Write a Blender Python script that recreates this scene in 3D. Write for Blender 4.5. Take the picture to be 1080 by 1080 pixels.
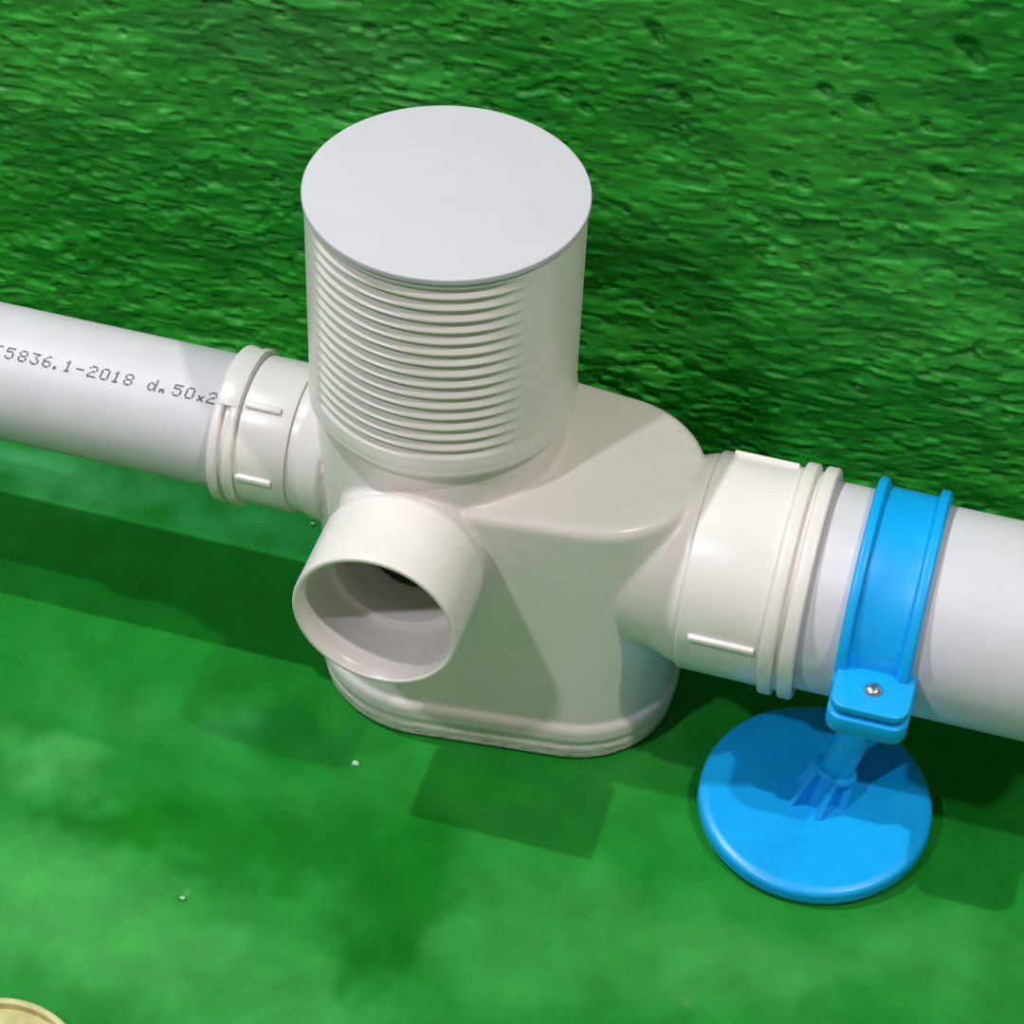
import bpy, bmesh, math, random
import numpy as np
from mathutils import Vector, Matrix

for o in list(bpy.data.objects): bpy.data.objects.remove(o, do_unlink=True)
SC = bpy.context.scene
COL = SC.collection
MM = 0.001          # everything below is measured in millimetres
R = math.radians

# ------------------------------------------------------------------ camera
yaw, pitch, roll, F = R(14.39), R(43.75), R(2.60), 2711.7
cam_d = bpy.data.cameras.new('camera'); cam = bpy.data.objects.new('camera', cam_d); COL.objects.link(cam)
f = Vector((-math.sin(yaw)*math.cos(pitch), math.cos(yaw)*math.cos(pitch), -math.sin(pitch)))
r = Vector((math.cos(yaw), math.sin(yaw), 0)); u = r.cross(f)
r2 = math.cos(roll)*r + math.sin(roll)*u; u2 = -math.sin(roll)*r + math.cos(roll)*u
M = Matrix.Identity(4)
for i in range(3): M[i][0], M[i][1], M[i][2] = r2[i], u2[i], -f[i]
M.translation = Vector((193.36, -649.02, 725.0))*MM
cam.matrix_world = M
cam_d.sensor_width = 36; cam_d.sensor_fit = 'HORIZONTAL'; cam_d.lens = F/1080*36
cam_d.clip_start = 0.01; cam_d.clip_end = 50
SC.camera = cam

# ------------------------------------------------------------------ light
w = bpy.data.worlds.new('world'); SC.world = w; w.use_nodes = True
bg = w.node_tree.nodes['Background']; bg.inputs[0].default_value = (1.0, 0.89, 0.85, 1); bg.inputs[1].default_value = 0.21

def lamp(name, direction, dist, size, power, colour, target=(0, 0, 60)):
    d = Vector(direction).normalized()
    l = bpy.data.lights.new(name, 'AREA'); l.shape = 'DISK'; l.size = size; l.energy = power; l.color = colour
    o = bpy.data.objects.new(name, l); COL.objects.link(o)
    o.location = Vector(target)*MM - d*dist
    o.rotation_euler = d.to_track_quat('-Z', 'Y').to_euler()
    return o
lamp('second_ceiling_lamp', (-0.50, 0.23, -1.0), 2.2, 0.06, 16.5, (1.0, 0.93, 0.86))
lamp('ceiling_lamp', (0.47, 0.052, -1.0), 2.0, 0.035, 22.0, (0.92, 0.97, 1.0))
lamp('window_side_lamp', (0.50, 0.86, -1.30), 2.4, 0.10, 17.0, (0.93, 0.94, 1.0))
vs = SC.view_settings
vs.view_transform = 'Standard'; vs.look = 'None'; vs.gamma = 1.0; vs.use_curve_mapping = False; vs.exposure = 0.0

# ------------------------------------------------------------------ materials
def s2l(c):
    return tuple(((x/255)/12.92 if x/255 <= 0.04045 else ((x/255+0.055)/1.055)**2.4) for x in c)

class NT:
    def __init__(s, name):
        s.m = bpy.data.materials.new(name); s.m.use_nodes = True
        s.t = s.m.node_tree; s.b = s.t.nodes['Principled BSDF']
    def n(s, kind, **kw):
        x = s.t.nodes.new(kind)
        for k, v in kw.items():
            if k in x.inputs: x.inputs[k].default_value = v
            else: setattr(x, k, v)
        return x
    def l(s, a, b): s.t.links.new(a, b)

def plastic(name, c1, c2, rough, spec=0.5, bump=0.06, scale=60, dirt=0.0, sss=0.0):
    k = NT(name); tc = k.n('ShaderNodeTexCoord')
    nz = k.n('ShaderNodeTexNoise'); nz.inputs['Scale'].default_value = scale; nz.inputs['Detail'].default_value = 4
    k.l(tc.outputs['Object'], nz.inputs['Vector'])
    rp = k.n('ShaderNodeValToRGB'); rp.color_ramp.elements[0].position = 0.35; rp.color_ramp.elements[1].position = 0.65
    rp.color_ramp.elements[0].color = (*s2l(c1), 1); rp.color_ramp.elements[1].color = (*s2l(c2), 1)
    k.l(nz.outputs['Fac'], rp.inputs['Fac'])
    out = rp.outputs['Color']
    if dirt:
        sx = k.n('ShaderNodeSeparateXYZ'); k.l(tc.outputs['Object'], sx.inputs[0])
        mr = k.n('ShaderNodeMapRange'); mr.inputs['From Min'].default_value = 0.011; mr.inputs['From Max'].default_value = 0.001
        k.l(sx.outputs['Z'], mr.inputs['Value'])
        mp = k.n('ShaderNodeMapping'); mp.inputs['Scale'].default_value = (1, 1, 4); k.l(tc.outputs['Object'], mp.inputs['Vector'])
        n2 = k.n('ShaderNodeTexNoise'); n2.inputs['Scale'].default_value = 170; n2.inputs['Detail'].default_value = 6
        k.l(mp.outputs[0], n2.inputs['Vector'])
        r3 = k.n('ShaderNodeValToRGB'); r3.color_ramp.elements[0].position = 0.52; r3.color_ramp.elements[1].position = 0.66
        k.l(n2.outputs['Fac'], r3.inputs['Fac'])
        mu = k.n('ShaderNodeMath', operation='MULTIPLY'); k.l(r3.outputs['Color'], mu.inputs[0]); k.l(mr.outputs[0], mu.inputs[1])
        m2 = k.n('ShaderNodeMath', operation='MULTIPLY'); k.l(mu.outputs[0], m2.inputs[0]); m2.inputs[1].default_value = dirt
        mx = k.n('ShaderNodeMix', data_type='RGBA'); k.l(m2.outputs[0], mx.inputs[0]); k.l(out, mx.inputs[6])
        mx.inputs[7].default_value = (*s2l((84, 84, 48)), 1); out = mx.outputs[2]
    k.l(out, k.b.inputs['Base Color'])
    k.b.inputs['Roughness'].default_value = rough; k.b.inputs['Specular IOR Level'].default_value = spec
    if sss:
        k.b.inputs['Subsurface Weight'].default_value = sss
        k.b.inputs['Subsurface Radius'].default_value = (0.004, 0.0035, 0.003); k.b.inputs['Subsurface Scale'].default_value = 1.0
    bn = k.n('ShaderNodeBump'); bn.inputs['Strength'].default_value = bump; bn.inputs['Distance'].default_value = 0.0004
    n3 = k.n('ShaderNodeTexNoise'); n3.inputs['Scale'].default_value = 90; n3.inputs['Detail'].default_value = 3
    k.l(tc.outputs['Object'], n3.inputs['Vector']); k.l(n3.outputs['Fac'], bn.inputs['Height']); k.l(bn.outputs[0], k.b.inputs['Normal'])
    return k.m

def paint(name, rough0, rough1, spec, bump, bscale, anis=(1, 1, 1)):
    k = NT(name); tc = k.n('ShaderNodeTexCoord')
    at = k.n('ShaderNodeAttribute', attribute_name='paint')
    nz = k.n('ShaderNodeTexNoise'); nz.inputs['Scale'].default_value = 45; nz.inputs['Detail'].default_value = 7; nz.inputs['Roughness'].default_value = 0.6
    k.l(tc.outputs['Object'], nz.inputs['Vector'])
    hs = k.n('ShaderNodeHueSaturation')
    mr = k.n('ShaderNodeMapRange'); mr.inputs['From Min'].default_value = 0.3; mr.inputs['From Max'].default_value = 0.7
    mr.inputs['To Min'].default_value = 0.82; mr.inputs['To Max'].default_value = 1.18
    k.l(nz.outputs['Fac'], mr.inputs['Value']); k.l(mr.outputs[0], hs.inputs['Value'])
    k.l(at.outputs['Color'], hs.inputs['Color']); k.l(hs.outputs['Color'], k.b.inputs['Base Color'])
    m2 = k.n('ShaderNodeMapRange'); m2.inputs['To Min'].default_value = rough0; m2.inputs['To Max'].default_value = rough1
    k.l(nz.outputs['Fac'], m2.inputs['Value']); k.l(m2.outputs[0], k.b.inputs['Roughness'])
    k.b.inputs['Specular IOR Level'].default_value = spec
    mp = k.n('ShaderNodeMapping'); mp.inputs['Scale'].default_value = anis; k.l(tc.outputs['Object'], mp.inputs['Vector'])
    n3 = k.n('ShaderNodeTexNoise'); n3.inputs['Scale'].default_value = bscale; n3.inputs['Detail'].default_value = 5
    k.l(mp.outputs[0], n3.inputs['Vector'])
    bn = k.n('ShaderNodeBump'); bn.inputs['Strength'].default_value = bump; bn.inputs['Distance'].default_value = 0.001
    k.l(n3.outputs['Fac'], bn.inputs['Height']); k.l(bn.outputs[0], k.b.inputs['Normal'])
    return k.m

M_PVC = plastic('white_pvc', (229, 221, 219), (233, 225, 223), 0.30, dirt=0.75)
M_PIPE = plastic('white_pipe_pvc', (208, 203, 211), (212, 207, 215), 0.42)
M_LID = plastic('matte_white_pvc', (197, 193, 202), (199, 195, 204), 0.6, spec=0.3)
M_BLUE = plastic('blue_plastic', (8, 160, 236), (16, 170, 243), 0.34, bump=0.03)
M_CAP = plastic('beige_plastic', (176, 168, 112), (206, 196, 138), 0.45, bump=0.2, scale=140)
M_INK = plastic('grey_ink', (70, 74, 88), (96, 98, 112), 0.6, bump=0)
M_CRUMB = plastic('pale_mortar', (150, 190, 160), (190, 220, 195), 0.9, bump=0.5, scale=900)
k = NT('zinc_screw'); k.b.inputs['Metallic'].default_value = 1; k.b.inputs['Roughness'].default_value = 0.25
k.b.inputs['Base Color'].default_value = (0.75, 0.74, 0.72, 1); M_ZINC = k.m
M_FLOOR = paint('green_floor_paint', 0.32, 0.55, 0.22, 0.10, 60)
M_WALL = paint('green_wall_paint', 0.40, 0.60, 0.35, 0.45, 120, (1, 1, 2.2))

# ------------------------------------------------------------------ object helpers
def empty(name, loc, label, cat, group=None):
    o = bpy.data.objects.new(name, None); COL.objects.link(o); o.empty_display_size = 0.02
    o.location = Vector(loc)*MM; o['label'] = label; o['category'] = cat
    if group: o['group'] = group
    o['_b'] = [float(x) for x in loc]
    return o

def base_of(p):
    while p is not None:
        if '_b' in p: return np.array(p['_b'][:])
        p = p.parent
    return np.zeros(3)

def mk(name, verts, faces, mat, parent=None, loc=(0, 0, 0), sharp=35, smooth=True):
    """verts in world mm; the object stands at its thing's base (or at loc)"""
    b = base_of(parent) if parent is not None else np.array(loc, float)
    V = (np.asarray(verts, float) - b)*MM
    me = bpy.data.meshes.new(name); me.from_pydata(V.tolist(), [], [tuple(int(i) for i in q) for q in faces]); me.validate()
    bm = bmesh.new(); bm.from_mesh(me)
    bmesh.ops.recalc_face_normals(bm, faces=bm.faces)
    if smooth:
        a = R(sharp)
        for e in bm.edges:
            if len(e.link_faces) == 2 and e.calc_face_angle(0) > a: e.smooth = False
        for q in bm.faces: q.smooth = True
    bm.to_mesh(me); bm.free()
    me.materials.append(mat)
    o = bpy.data.objects.new(name, me); COL.objects.link(o)
    if parent is not None: o.parent = parent
    else: o.location = Vector(loc)*MM
    return o

def fillet(pts, rad, n=5, closed=True):
    """round the corners of a 2D polygon; rad is one number or one per corner"""
    out = []; N = len(pts)
    for i in range(N):
        rr = rad[i] if isinstance(rad, (list, tuple)) else rad
        p = Vector(pts[i])
        if (not closed and i in (0, N-1)) or rr <= 0: out.append(tuple(p)); continue
        a = Vector(pts[i-1])-p; b = Vector(pts[(i+1) % N])-p
        la, lb = a.length, b.length
        if la < 1e-6 or lb < 1e-6: out.append(tuple(p)); continue
        a /= la; b /= lb
        c = max(-1, min(1, a.dot(b))); th = math.acos(c)
        if th > 3.1 or th < 0.02: out.append(tuple(p)); continue
        t = min(rr/math.tan(th/2), la*0.48, lb*0.48); rr = t*math.tan(th/2)
        ctr = p + (a+b).normalized()*(rr/math.sin(th/2))
        s = p+a*t-ctr; e = p+b*t-ctr
        ang = s.angle_signed(e) if s.length > 1e-9 else 0
        for k_ in range(n+1):
            q = s.copy(); q.rotate(Matrix.Rotation(-ang*k_/n, 2)); out.append(tuple(ctr+q))
    return out

def revolve(profile, axis='z', c=(0, 0, 0), n=96, a0=0.0, a1=360.0, closed=True, swap=False):
    """profile: (radius, height along the axis). closed profile loops; open ones start and end on the axis or an edge"""
    full = abs(a1-a0) >= 359.9
    cnt = n if full else n+1
    V = []; Fc = []; P = len(profile)
    for i in range(cnt):
        a = R(a0+(a1-a0)*i/n); ca, sa = math.cos(a), math.sin(a)
        for (rr, h) in profile:
            if axis == 'z': V.append((c[0]+rr*ca, c[1]+rr*sa, c[2]+h))
            elif axis == 'x': V.append((c[0]+h, c[1]+rr*ca, c[2]+rr*sa))
            else: V.append((c[0]+rr*ca, c[1]+h, c[2]+rr*sa))
    m = P if closed else P-1
    for i in range(n):
        j = (i+1) % cnt
        for q in range(m):
            q2 = (q+1) % P
            Fc.append((i*P+q, i*P+q2, j*P+q2, j*P+q))
    if not full and closed:
        Fc.append(tuple(range(P))); Fc.append(tuple(n*P+q for q in range(P)))
    return V, Fc

def clean(V, Fc, d=0.002):
    bm = bmesh.new(); vs_ = [bm.verts.new(v) for v in V]
    for q in Fc:
        try: bm.faces.new([vs_[i] for i in q])
        except ValueError: pass
    bmesh.ops.remove_doubles(bm, verts=bm.verts, dist=d)
    bmesh.ops.dissolve_degenerate(bm, dist=d/4, edges=bm.edges)
    bm.verts.index_update()
    v = [tuple(x.co) for x in bm.verts]; f_ = [tuple(a.index for a in q.verts) for q in bm.faces]
    bm.free(); return v, f_

def solid(profile, axis, c, n=96):      # closed-by-axis lathe
    V, Fc = revolve(profile, axis, c, n, closed=False); return clean(V, Fc)

def box(x0, x1, y0, y1, z0, z1, bev=0.6, seg=3):
    bm = bmesh.new(); bmesh.ops.create_cube(bm, size=1)
    for v in bm.verts: v.co = Vector(((x0+x1)/2+v.co.x*(x1-x0), (y0+y1)/2+v.co.y*(y1-y0), (z0+z1)/2+v.co.z*(z1-z0)))
    if bev: bmesh.ops.bevel(bm, geom=bm.edges[:], offset=bev, segments=seg, affect='EDGES', profile=0.5)
    bm.verts.index_update()
    v = [tuple(x.co) for x in bm.verts]; f_ = [tuple(a.index for a in q.verts) for q in bm.faces]
    bm.free(); return v, f_

def plate(outline, z0, z1, bev=0.5):    # extruded outline with rounded rim
    lay = [(z0, bev), (z0+bev*0.3, bev*0.3), (z0+bev, 0), (z1-bev, 0), (z1-bev*0.3, bev*0.3), (z1, bev)]
    cx = sum(p[0] for p in outline)/len(outline); cy = sum(p[1] for p in outline)/len(outline)
    V = []; Fc = []; N = len(outline)
    for z, d in lay:
        for (x, y) in outline:
            l = math.hypot(x-cx, y-cy); s = (l-d)/l
            V.append((cx+(x-cx)*s, cy+(y-cy)*s, z))
    for k_ in range(len(lay)-1):
        for i in range(N): Fc.append((k_*N+i, k_*N+(i+1) % N, (k_+1)*N+(i+1) % N, (k_+1)*N+i))
    Fc.append(tuple(range(N))); Fc.append(tuple((len(lay)-1)*N+i for i in range(N)))
    return V, Fc

def join(*parts):
    V = []; Fc = []
    for v, f_ in parts:
        o = len(V); V += list(v); Fc += [tuple(i+o for i in q) for q in f_]
    return V, Fc

# ------------------------------------------------------------------ noise for the plaster
def vnoise(x, y, seed):
    rs = np.random.RandomState(seed); g = rs.rand(256, 256)
    xi = np.floor(x).astype(int); yi = np.floor(y).astype(int); fx = x-xi; fy = y-yi
    fx = fx*fx*fx*(fx*(fx*6-15)+10); fy = fy*fy*fy*(fy*(fy*6-15)+10)
    a = g[xi % 256, yi % 256]; b = g[(xi+1) % 256, yi % 256]; c = g[xi % 256, (yi+1) % 256]; d = g[(xi+1) % 256, (yi+1) % 256]
    return (a*(1-fx)+b*fx)*(1-fy)+(c*(1-fx)+d*fx)*fy - 0.5

def grid_object(name, A, B, fn, colfn, mat):
    """A, B: the two coordinate arrays; fn(a, b) -> x, y, z in mm"""
    a, b = np.meshgrid(A, B, indexing='ij'); x, y, z = fn(a, b)
    V = np.stack([x, y, z], -1).reshape(-1, 3)*MM
    na, nb = len(A), len(B)
    i, j = np.meshgrid(np.arange(na-1), np.arange(nb-1), indexing='ij'); k0 = (i*nb+j).ravel()
    Q = np.stack([k0, k0+nb, k0+nb+1, k0+1], 1)
    me = bpy.data.meshes.new(name); me.vertices.add(len(V)); me.vertices.foreach_set('co', V.ravel())
    me.loops.add(Q.size); me.loops.foreach_set('vertex_index', Q.ravel().astype(np.int32))
    me.polygons.add(len(Q)); me.polygons.foreach_set('loop_start', np.arange(0, Q.size, 4, dtype=np.int32))
    me.polygons.foreach_set('use_smooth', np.ones(len(Q), bool))
    me.update(calc_edges=True)
    c = colfn(a, b).reshape(-1, 3); c = np.concatenate([c, np.ones((len(c), 1))], 1)
    at = me.color_attributes.new('paint', 'FLOAT_COLOR', 'POINT'); at.data.foreach_set('color', c.ravel().astype(np.float32))
    me.materials.append(mat)
    o = bpy.data.objects.new(name, me); COL.objects.link(o); o['kind'] = 'structure'
    return o

def stretch(lo, f0, f1, hi, fine, coarse):
    return np.concatenate([np.arange(lo, f0, coarse), np.arange(f0, f1, fine), np.arange(f1, hi+coarse, coarse)])

# ------------------------------------------------------------------ floor
def floor_xyz(x, y):
    z = 0.9*vnoise(x/70, y/70, 3)+0.35*vnoise(x/17, y/17, 4)
    calm = np.exp(-(((x-25)/75)**2+(y/45)**2)**2)+np.exp(-(((x-155)/50)**2+((y+31)/50)**2)**2)
    z = z*(1-np.clip(calm, 0, 1))-0.45
    z -= 1.6*np.exp(-(((x+50.7)**2+(y+138)**2)/3.5))          # little pock marks in the screed
    z -= 1.2*np.exp(-(((x-128)**2+(y+130)**2)/9.0))
    return x, y, z
BLOBS = [  # x, y, radius x, radius y, colour of the paler or darker patch, strength
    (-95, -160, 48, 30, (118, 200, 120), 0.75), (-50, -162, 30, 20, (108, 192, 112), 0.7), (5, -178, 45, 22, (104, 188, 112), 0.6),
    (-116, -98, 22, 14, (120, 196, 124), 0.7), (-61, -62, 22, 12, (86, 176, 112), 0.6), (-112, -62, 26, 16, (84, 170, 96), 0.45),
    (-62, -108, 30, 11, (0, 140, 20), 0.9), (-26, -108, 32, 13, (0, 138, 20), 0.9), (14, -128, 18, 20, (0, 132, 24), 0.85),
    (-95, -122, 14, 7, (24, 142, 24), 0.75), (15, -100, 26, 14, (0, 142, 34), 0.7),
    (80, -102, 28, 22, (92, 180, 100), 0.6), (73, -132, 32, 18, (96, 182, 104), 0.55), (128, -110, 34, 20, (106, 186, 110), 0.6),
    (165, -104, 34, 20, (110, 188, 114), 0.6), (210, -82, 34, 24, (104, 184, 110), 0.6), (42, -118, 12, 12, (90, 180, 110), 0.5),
    (-180, 46, 50, 14, (120, 205, 160), 0.75), (-95, 44, 50, 12, (84, 186, 130), 0.75), (-60, 40, 20, 8, (40, 160, 80), 0.6),  # lit strip of floor behind the thin pipe, painted in paler and bluer
    (25, -152, 8, 22, (10, 138, 40), 0.6), (2, -98, 36, 24, (0, 136, 26), 0.85), (24, -128, 20, 24, (0, 132, 24), 0.85), (-78, -118, 24, 9, (0, 138, 16), 0.85), (-30, -55, 22, 16, (0, 128, 40), 0.7)]  # last patch: the trap's shade left of its base, put into the colour
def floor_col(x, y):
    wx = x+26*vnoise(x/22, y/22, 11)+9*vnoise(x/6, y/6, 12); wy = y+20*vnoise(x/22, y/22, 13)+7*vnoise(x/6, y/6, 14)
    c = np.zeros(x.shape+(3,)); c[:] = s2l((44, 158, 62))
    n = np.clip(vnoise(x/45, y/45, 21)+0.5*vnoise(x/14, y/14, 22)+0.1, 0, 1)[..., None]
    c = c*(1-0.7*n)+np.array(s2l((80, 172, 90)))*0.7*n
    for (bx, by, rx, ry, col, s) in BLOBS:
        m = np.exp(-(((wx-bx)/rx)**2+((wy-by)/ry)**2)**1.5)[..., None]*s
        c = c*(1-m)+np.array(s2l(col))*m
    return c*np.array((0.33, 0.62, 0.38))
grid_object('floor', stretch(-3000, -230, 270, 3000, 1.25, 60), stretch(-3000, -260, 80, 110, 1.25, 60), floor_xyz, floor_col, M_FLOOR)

# ------------------------------------------------------------------ wall
rs = np.random.RandomState(8)
PITS = [(-55, 217, 2.6), (47, 240, 3.2), (49, 236, 2.6), (152, 256, 4.2), (156, 251, 3.5), (108, 229, 3.0), (122, 226, 3.8), (17, 206, 2.6), (25, 202, 2.4),
        (96, 189, 3.0), (105, 188, 2.6), (151, 203, 3.8), (60, 214, 2.5)]
for i in range(110): PITS.append((rs.uniform(-230, 220), rs.uniform(45, 290), rs.uniform(0.9, 2.0)))
def wall_h(x, z):
    zz = z-0.05*x
    wx = x+5*vnoise(x/25, z/16, 5); wz = zz+2.5*vnoise(x/22, z/14, 6)
    h = 3.0*vnoise(x/90, z/70, 1)+2.0*vnoise(wx/36, wz/24, 2)
    amp = 0.75+0.9*np.clip(vnoise(x/50, z/40, 15)+0.35, 0, 1)
    h += amp*(1.0*vnoise(wx/15, wz/8, 3)+0.75*vnoise(wx/8, wz/3.4, 4)+0.35*vnoise(wx/3.6, wz/1.8, 7))
    h -= 5.0*np.clip(vnoise(wx/5.5, wz/2.3, 17)-0.17, 0, 0.2)*amp
    h += 3.0*np.clip(vnoise(wx/7.5, wz/2.8, 18)-0.20, 0, 0.2)*amp
    return h
def wall_xyz(x, z):
    h = wall_h(x, z)
    for (px, pz, pr) in PITS:
        d2 = ((x-px)/(pr*1.3))**2+((z-pz+0.15*(x-px))/pr)**2
        m = d2 < 9
        h = h - np.where(m, pr*1.25*np.exp(-(d2*1.7)**1.6), 0)
    return x, 85-h, z
def wall_col(x, z):
    c = np.zeros(x.shape+(3,)); c[:] = s2l((36, 146, 42))
    n = np.clip(0.45+1.3*vnoise(x/55, z/35, 41)+0.7*vnoise(x/18, z/9, 42), 0, 1)[..., None]
    c = c*(1-n)+np.array(s2l((60, 170, 56)))*n
    g = np.exp(-(((x+85)/55)**2+((z-205)/22)**2)**1.5)[..., None]*0.55    # greyer, thinner coat
    c = c*(1-g)+np.array(s2l((62, 124, 66)))*g
    h = wall_h(x, z); t = np.clip((h-0.9)/2.5, 0, 1)[..., None]*0.35      # paint rubbed pale on the proud spots
    return (c*(1-t)+np.array(s2l((110, 196, 92)))*t)*np.array((0.74, 0.84, 0.80))
grid_object('wall_back', stretch(-3000, -245, 235, 3000, 0.62, 60), stretch(-6, 30, 300, 1800, 0.62, 40), wall_xyz, wall_col, M_WALL)

# ------------------------------------------------------------------ siphon trap
trap = empty('siphon_trap', (0, 0, 0), 'large white plastic siphon trap with ribbed upright cylinder and oval base', 'siphon trap')

def hull(r0, r1, ex, n=40):
    """outline around a circle at the origin and a circle at (ex, 0)"""
    a = math.acos((r0-r1)/ex); pts = []
    for i in range(n+1):
        t = a+(2*math.pi-2*a)*i/n; pts.append((r0*math.cos(t), r0*math.sin(t)))
    for i in range(n+1):
        t = -a+2*a*i/n; pts.append((ex+r1*math.cos(t), r1*math.sin(t)))
    return pts
def prism(layers, r0=43.5, r1=37.6):
    V = []; Fc = []; N = None
    for z, d in layers:
        o = hull(r0-d, r1-d, 54.5+3.5*max(0, z-20)/98); N = len(o); V += [(x, y, z) for x, y in o]
    for k_ in range(len(layers)-1):
        for i in range(N): Fc.append((k_*N+i, k_*N+(i+1) % N, (k_+1)*N+(i+1) % N, (k_+1)*N+i))
    Fc.append(tuple(range(N))); Fc.append(tuple((len(layers)-1)*N+i for i in range(N)))
    return V, Fc
top = [(118.3-4*(1-math.sin(t)), 4*(1-math.cos(t))) for t in [R(9*i) for i in range(11)]]
shell = prism([(0, 1.6), (1.2, 0.4), (4, 0), (7, -0.7), (9, -0.2), (12, -1.4), (16.5, -1.6), (18.5, -1.1), (19.6, 0)]+top)
neck = solid([(0, 60), (43.5, 60), (43.5, 139), (0, 139)], 'z', (0, 0, 0))
outlet = solid([(0, 30), (27, 30), (32.6, 68), (35.6, 88), (38.2, 95.5), (38.2, 98), (0, 98)], 'x', (0, 0, 81.6))
inlet = solid([(0, -20), (28.5, -38), (27.4, -43.5), (26.2, -46.5), (26.0, -49), (26.4, -56), (0, -56)], 'x', (0, 0, 97))
branch = solid([(0, -20), (28.5, -36), (27.0, -43), (26.6, -46), (26.6, -56), (0, -56)], 'y', (1, 0, 97))
cavity = solid([(0, 12), (37.5, 12), (37.5, 108), (0, 108)], 'z', (0, 0, 0))
bore = solid([(0, -64), (22.8, -64), (22.8, -20), (0, -20)], 'y', (1, 0, 97))

def tmp(v): return mk('shape', v[0], v[1], M_PVC, None)
def boolean(a, b, op):
    m = a.modifiers.new('b', 'BOOLEAN'); m.object = b; m.operation = op; m.solver = 'EXACT'
    dg = bpy.context.evaluated_depsgraph_get(); me = bpy.data.meshes.new_from_object(a.evaluated_get(dg))
    a.modifiers.clear(); old = a.data; a.data = me; bpy.data.meshes.remove(old)
    d = b.data; bpy.data.objects.remove(b); bpy.data.meshes.remove(d)
A = tmp(shell)
for part in (neck, outlet, inlet, branch): boolean(A, tmp(part), 'UNION')
for part in (cavity, bore): boolean(A, tmp(part), 'DIFFERENCE')
m = A.modifiers.new('r', 'REMESH'); m.mode = 'VOXEL'; m.voxel_size = 0.75*MM; m.use_smooth_shade = True
m = A.modifiers.new('s', 'SMOOTH'); m.factor = 0.6; m.iterations = 4
dg = bpy.context.evaluated_depsgraph_get(); me = bpy.data.meshes.new_from_object(A.evaluated_get(dg))
for p in me.polygons: p.use_smooth = True
A.modifiers.clear(); A.data = me; me.materials.clear(); me.materials.append(M_PVC)
A.name = 'trap_body'; me.name = 'trap_body'; A.parent = trap

# riser: the upright cylinder with louvre-like rings moulded into its front
NT_, ZB, ZT = 300, 139.0, 218.2
zs = np.arange(ZB, ZT+0.01, 0.30); th = np.linspace(-math.pi, math.pi, NT_, endpoint=False)
T, Z = np.meshgrid(th, zs, indexing='ij'); Td = np.degrees(T)
def sm(a, lo, hi): t = np.clip((a-lo)/(hi-lo), 0, 1); return t*t*(3-2*t)
mask = sm(Td, -139.5, -134.5)*(1-sm(Td, -66, -36))
kk = (216.6-Z)/4.62; fr = kk-np.floor(kk)            # 0 just under a ring's lip .. 1 at the next lip
prof = np.where(fr < 0.12, 1-fr/0.12*0.0, 1-(fr-0.12)/0.62); prof = np.clip(prof, 0, 1)**0.8
edge = sm(fr, 0.90, 1.0)
g = np.clip(np.maximum(prof, edge), 0, 1)
mz = sm(Z, 143.0, 145.0)*(1-sm(Z, 215.8, 216.8))
rad = 46.35+0.25*(Z-139)/80+0.5*sm(145.5-Z, 0, 6) - 1.9*g*mask*mz
V = np.stack([rad*np.cos(T), rad*np.sin(T), Z], -1).reshape(-1, 3); nz = len(zs)
Fc = [(i*nz+j, ((i+1) % NT_)*nz+j, ((i+1) % NT_)*nz+j+1, i*nz+j+1) for i in range(NT_) for j in range(nz-1)]
riser = mk('ribbed_riser', V, Fc, M_PVC, trap, sharp=80); riser['label'] = 'upright white cylinder with stacked moulded rings across its front'
v, q = solid(fillet([(0, 217.6), (46.0, 217.6), (46.2, 218.6), (47.4, 219.0), (47.4, 221.3), (0, 221.5)], [0, .2, .2, .3, .6, 0], 4, False), 'z', (0, 0, 0), 160)
lid = mk('lid', v, q, M_LID, trap, sharp=50); lid['label'] = 'flat matte white disc closing the cylinder'
v, q = revolve(fillet([(42.6, 135.2), (46.0, 135.2), (46.9, 137.2), (46.7, 140.2), (42.6, 140.8)], [.2, .8, .9, 1.2, .2], 4), 'z', (0, 0, 0), 160)
mk('collar', v, q, M_PVC, trap, sharp=50)

# front branch socket, open towards the viewer
v, q = revolve(fillet([(22.6, -46), (28.2, -46), (29.3, -49), (29.3, -80), (27.6, -80), (25.8, -77), (25.4, -57.0), (22.6, -56.0)],
               [.3, .8, 1.5, .8, .7, 3, .3, .6], 4), 'y', (1, 0, 97), 120)
s = mk('branch_socket', v, q, M_PVC, trap, sharp=50); s['label'] = 'open round inlet socket facing forward, hollow inside'

def coupling(name, x0, x1, rin, rs_, rring, zc, ring_pos, bars, bar):
    """sleeve with two end rings and six grip bars; sgn = direction away from the trap"""
    v, q = revolve(fillet([(rin, x0), (rs_, x0), (rs_, x1), (rin, x1)], [.2, 1.1, .4, .2], 4), 'x', (0, 0, zc), 120)
    sl = mk(name, v, q, M_PVC, trap, sharp=50)
    for (a, b) in ring_pos:
        v, q = revolve(fillet([(rin+0.4, a), (rring, a), (rring, b), (rin+0.4, b)], [.2, 1.1, 1.1, .2], 4), 'x', (0, 0, zc), 120)
        mk('socket_ring', v, q, M_PVC, sl, sharp=50)
    for i in bars:
        a = R(180-1.5-(58 if i == 1 else 60*i))
        v, q = box(bar[0], bar[1], -1.0, 1.0, -0.6, 1.3, 0.6, 3)
        L = bar[2] if i else bar[2]
        P = []
        for (x, t_, h) in v:
            rr = rs_+h*L
            P.append((x, math.cos(a)*rr-math.sin(a)*t_*1.3, zc+math.sin(a)*rr+math.cos(a)*t_*1.3))
        mk('grip_bar', P, q, M_PVC, sl, sharp=60)
    return sl
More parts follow.
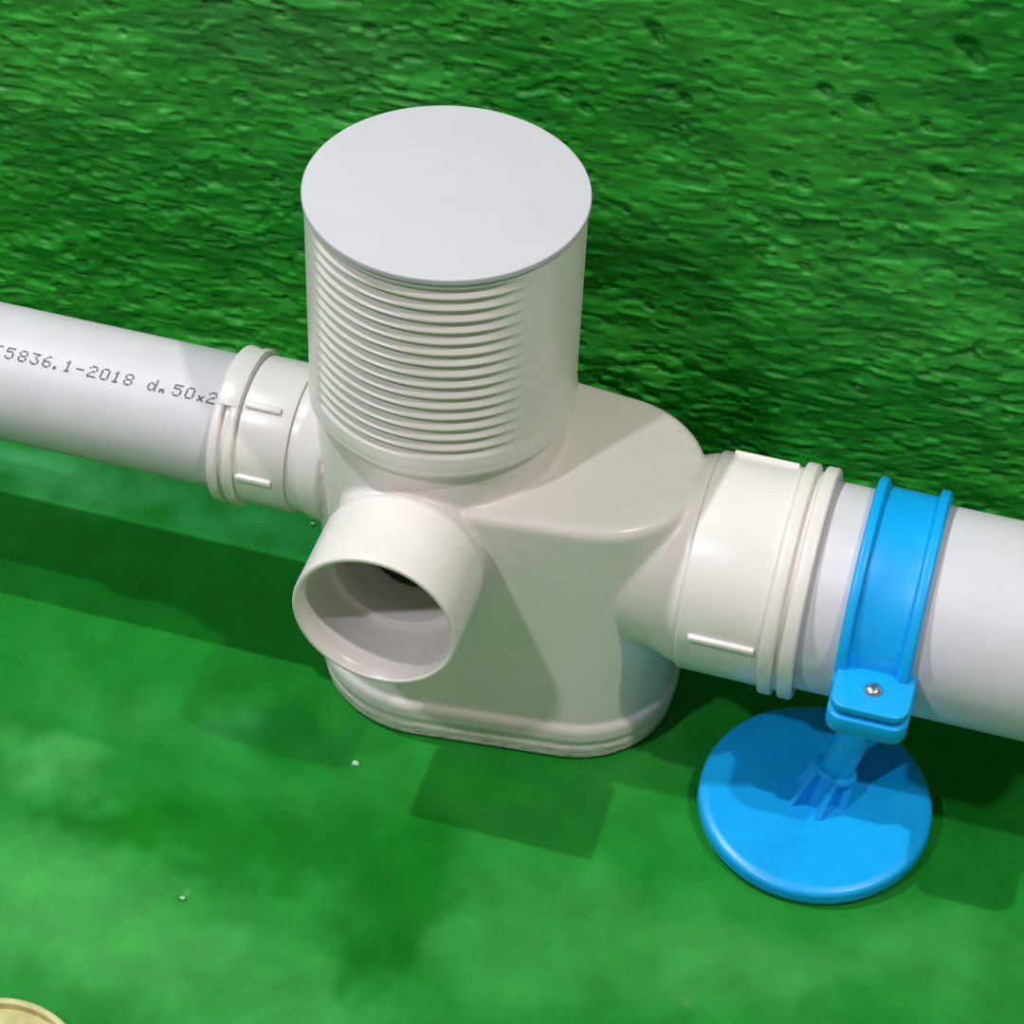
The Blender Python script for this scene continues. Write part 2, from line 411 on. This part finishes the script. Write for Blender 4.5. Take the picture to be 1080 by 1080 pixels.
cl = coupling('small_socket', -79.0, -50.5, 25.05, 27.2, 29.1, 97, [(-79.2, -75.4), (-73.4, -69.6)], (0, 1, 3, 4), (-68.5, -55.0, 1.0))
# lug bridging the two rings on top of the small socket
v, q = revolve(fillet([(27, -78.9), (29.35, -78.9), (29.35, -70.0), (27, -70.0)], [.2, 1.0, .5, .2], 3), 'x', (0, 0, 97), 24, 62, 125)
mk('lug', v, q, M_PVC, cl, sharp=50)
cr = coupling('large_socket', 97.0, 135.5, 37.6, 39.6, 41.9, 81.6, [(127.0, 132.0), (134.0, 139.2)], (0, 2, 3), (101.5, 125.0, 1.2))

# ------------------------------------------------------------------ pipes
v, q = revolve(fillet([(25, -52), (25, -900), (22.6, -900), (22.6, -52)], .4, 3), 'x', (0, 0, 97), 120)
p1 = mk('drain_pipe', v, q, M_PIPE, None, (-500, 0, 72), sharp=50)
p1['label'] = 'thinner white drain pipe with grey printed standard number, left of the trap'; p1['category'] = 'pipe'
v, q = revolve(fillet([(37.5, 100), (37.5, 900), (34.8, 900), (34.8, 100)], .4, 3), 'x', (0, 0, 81.6), 160)
p2 = mk('drain_pipe', v, q, M_PIPE, None, (500, 0, 44), sharp=50)
p2['label'] = 'thicker plain white drain pipe at right, held by the blue clamp'; p2['category'] = 'pipe'

GL = {'T': '11111 00100 00100 00100 00100 00100 00100', '5': '11111 10000 11110 00001 00001 10001 01110',
      '8': '01110 10001 10001 01110 10001 10001 01110', '3': '11111 00010 00100 00010 00001 10001 01110',
      '6': '00110 01000 10000 11110 10001 10001 01110', '.': '00000 00000 00000 00000 00000 01100 01100',
      '1': '00100 01100 00100 00100 00100 00100 01110', '-': '00000 00000 00000 11111 00000 00000 00000',
      '2': '01110 10001 00001 00110 01000 10000 11111', '0': '01110 10001 10001 10001 10001 10001 01110',
      'd': '00001 00001 01101 10011 10001 10011 01101', 'n': '00000 00000 00000 10110 11001 10001 10001',
      'x': '00000 00000 10001 01010 00100 01010 10001'}
text = [('T', -3.5, 1), ('5', 10, 1), ('8', 24, 1), ('3', 37, 1), ('6', 50, 1), ('.', 60, .8), ('1', 72, 1), ('-', 85, .9), ('2', 98, 1), ('0', 111, 1), ('1', 123, 1),
        ('8', 136, 1), ('d', 161, 1), ('n', 172, .5), ('5', 187, 1), ('0', 200, 1), ('x', 212, .6), ('2', 223, 1)]
TV = []; TF = []
for ch, px, sc in text:
    cx = -163.4+0.365*px
    rows = GL[ch].split()
    for j, row in enumerate(rows):
        for i, bit in enumerate(row):
            if bit == '0': continue
            hgt = (6-j)*0.64*sc; ax = cx+(i-2)*0.66*sc+hgt*0.12
            o = len(TV); NN = 8
            for k_ in range(NN):
                dx = 0.42*math.cos(k_*2*math.pi/NN); ds = 0.40*math.sin(k_*2*math.pi/NN)
                a = R(180-55.5)-(hgt+ds)/25.0; TV.append((ax+dx, 25.05*math.cos(a), 97+25.05*math.sin(a)))
            TF.append(tuple(range(o, o+NN)))
bt = np.array([-500, 0, 72.0]); p1['_b'] = [-500.0, 0.0, 72.0]
tx = mk('printed_text', TV, TF, M_INK, p1, smooth=False); tx['label'] = 'grey dot-printed lettering 5836.1-2018 dn 50x2'

# ------------------------------------------------------------------ blue pipe support
XC = 166.0
sup = empty('pipe_support', (155, -31, 0), 'bright blue plastic pipe clamp on a round disc foot, holding the thick right pipe', 'pipe support')
def band(a0, a1):
    prof = fillet([(37.7, XC-13.2), (41.2, XC-13.2), (42.4, XC-12.4), (42.4, XC-9.6), (39.6, XC-8.8), (39.6, XC+8.2), (42.4, XC+9.0), (42.4, XC+12.0), (41.2, XC+12.8), (37.7, XC+12.8)],
                  [.2, .6, .8, .8, .5, .5, .8, .8, .6, .2], 3)
    return revolve(prof, 'x', (0, 0, 81.6), 72, a0, a1)
x0, x1 = XC-11.8, XC+15.0
def tab_out(y0, y1, rr, e=0):
    return fillet([(x0-e, y1), (x1+e, y1), (x1+e, y0), (x0-e, y0)], [.5, .5, rr, rr], 6)
ub = mk('clamp_band', *join(band(2.5, 176.5), plate(tab_out(-58.5, -36.5, 5.5), 82.8, 86.2, .7)), M_BLUE, sup, sharp=45)
ub['label'] = 'upper half band with raised rims and a screw tab'
# rear tab of the same band
lb = mk('clamp_band', *join(band(183.0, 357.5), plate(tab_out(-59.4, -36.5, 5.5, .5), 73.6, 81.2, .9)), M_BLUE, sup, sharp=45)
lb['label'] = 'lower half band with the thicker tab'
# screw with a cross recess
SX, SY, SZ = 167.6, -48.2, 86.0
v, q = solid([(0, 1.5), (1.0, 1.5), (1.2, 2.2), (2.2, 1.9), (3.0, 1.2), (3.3, 0.2), (3.3, -0.6), (0, -0.6)], 'z', (SX, SY, SZ), 32)
scr = mk('screw', v, q, M_ZINC, sup, sharp=40); scr['label'] = 'shiny cross-head metal screw'
for a in (20, 110):
    v, q = box(-2.0, 2.0, -.4, .4, 1.9, 2.25, .1, 1)
    ca, sa = math.cos(R(a)), math.sin(R(a))
    mk('cross_ridge', [(SX+x*ca-y*sa, SY+x*sa+y*ca, SZ+z) for x, y, z in v], q, M_ZINC, scr)
v, q = revolve([(3.4, 0.0), (3.4, 0.35), (4.4, 0.35), (4.7, 0.0)], 'z', (SX, SY, SZ), 32)
mk('screw_seat', v, q, M_BLUE, ub)

# post, leaning a little
P0 = Vector((155.0, -33.8, 6.0)); P1 = Vector((167.0, -21.5, 52.0))
def along(v, p0=P0, p1=P1):
    qd = (p1-p0).normalized().to_track_quat('Z', 'Y')
    return [tuple(p0+qd@Vector(c)) for c in v]
L = (P1-P0).length
v, q = solid([(0, 0), (5.6, 0), (5.6, 15), (6.1, 17), (6.6, L-8), (7.2, L), (0, L)], 'z', (0, 0, 0), 48)
mk('post', along(v), q, M_BLUE, sup, sharp=50)
v, q = revolve(fillet([(5.2, 15.2), (8.2, 15.2), (8.2, 17.4), (5.2, 17.8)], [.2, .5, .6, .2], 3), 'z', (0, 0, 0), 48)
mk('collar', along(v), q, M_BLUE, sup, sharp=50)
# foot disc, tipped slightly towards the viewer
nrm = Vector((0.01, -math.sin(R(4.2)), math.cos(R(4.2)))).normalized(); C0 = Vector((153.9, -34.0, 3.3))
def foot(v): 
    qd = nrm.to_track_quat('Z', 'Y'); return [tuple(C0+qd@Vector(c)) for c in v]
v, q = solid(fillet([(0, 0.0), (41.8, 0.0), (42.6, 2.0), (42.3, 6.4), (39.0, 7.4), (8, 6.6), (0, 6.4)], [0, .6, 1.2, 3.0, 3.4, 0, 0], 6, False), 'z', (0, 0, 0), 128)
ft = mk('foot_disc', foot(v), q, M_BLUE, sup, sharp=50)
for i in range(6):
    a = R(20+60*i); w_ = 0.95
    pts = [(5.0, 0), (11.6, 0), (8.4, 15.4), (5.0, 15.4)]
    V = []
    for s_ in (-w_, w_):
        for (rr, h) in pts: V.append((rr*math.cos(a)-s_*math.sin(a), rr*math.sin(a)+s_*math.cos(a), h))
    mk('gusset', along(V), [(0, 1, 2, 3), (7, 6, 5, 4), (0, 4, 5, 1), (1, 5, 6, 2), (2, 6, 7, 3), (3, 7, 4, 0)], M_BLUE, sup, smooth=False)

# ------------------------------------------------------------------ beige cover in the near corner
cv = empty('drain_cover', (-82, -230.5, 0), 'beige round plastic cover with raised rim, cut off at the bottom left corner', 'drain cover')
v, q = solid([(0, 3.6), (28.2, 3.6), (28.6, 6.0), (29.4, 6.5), (30.6, 6.4), (31.2, 5.6), (31.4, -0.6), (0, -0.6)], 'z', (-82, -230.5, 0), 96)
mk('rim', v, q, M_CAP, cv, sharp=40)
v, q = revolve(fillet([(13, 3.4), (15, 3.4), (15, 4.8), (13, 4.8)], .3, 3), 'z', (-82, -230.5, 0), 64); mk('ring', v, q, M_CAP, cv, sharp=40)
for i in range(6):
    a = R(60*i+15)
    v, q = box(16.5, 25.5, -1.4, 1.4, 3.4, 4.7, .4, 2)
    mk('rib', [(-82+x*math.cos(a)-y*math.sin(a), -230.5+x*math.sin(a)+y*math.cos(a), z) for x, y, z in v], q, M_CAP, cv, sharp=40)

# ------------------------------------------------------------------ crumbs of mortar on the floor
def crumb(x, y, s, seed, label):
    bm = bmesh.new(); bmesh.ops.create_icosphere(bm, subdivisions=2, radius=1); rr = random.Random(seed)
    for v in bm.verts: v.co = v.co*(1+rr.uniform(-.22, .22)); v.co = Vector((v.co.x*s, v.co.y*s*0.8, v.co.z*s*0.6))
    V = [(x+v.co.x, y+v.co.y, s*0.35+v.co.z) for v in bm.verts]; bm.verts.index_update()
    Fc = [tuple(a.index for a in q.verts) for q in bm.faces]; bm.free()
    o = mk('mortar_crumb', V, Fc, M_CRUMB, None, (x, y, 0)); o['label'] = label; o['category'] = 'crumb'; o['group'] = 'mortar crumbs on the floor'
crumb(-12.4, -62.6, 1.35, 1, 'pale crumb on the green floor just in front of the trap base')
crumb(-69.5, 52.5, 0.9, 2, 'tiny pale crumb on the floor below the small socket, behind the trap')
crumb(-50.2, -139.6, 0.9, 3, 'tiny pale crumb beside a pock mark in the open floor at lower left')

for o in bpy.data.objects:
    if '_b' in o: del o['_b']
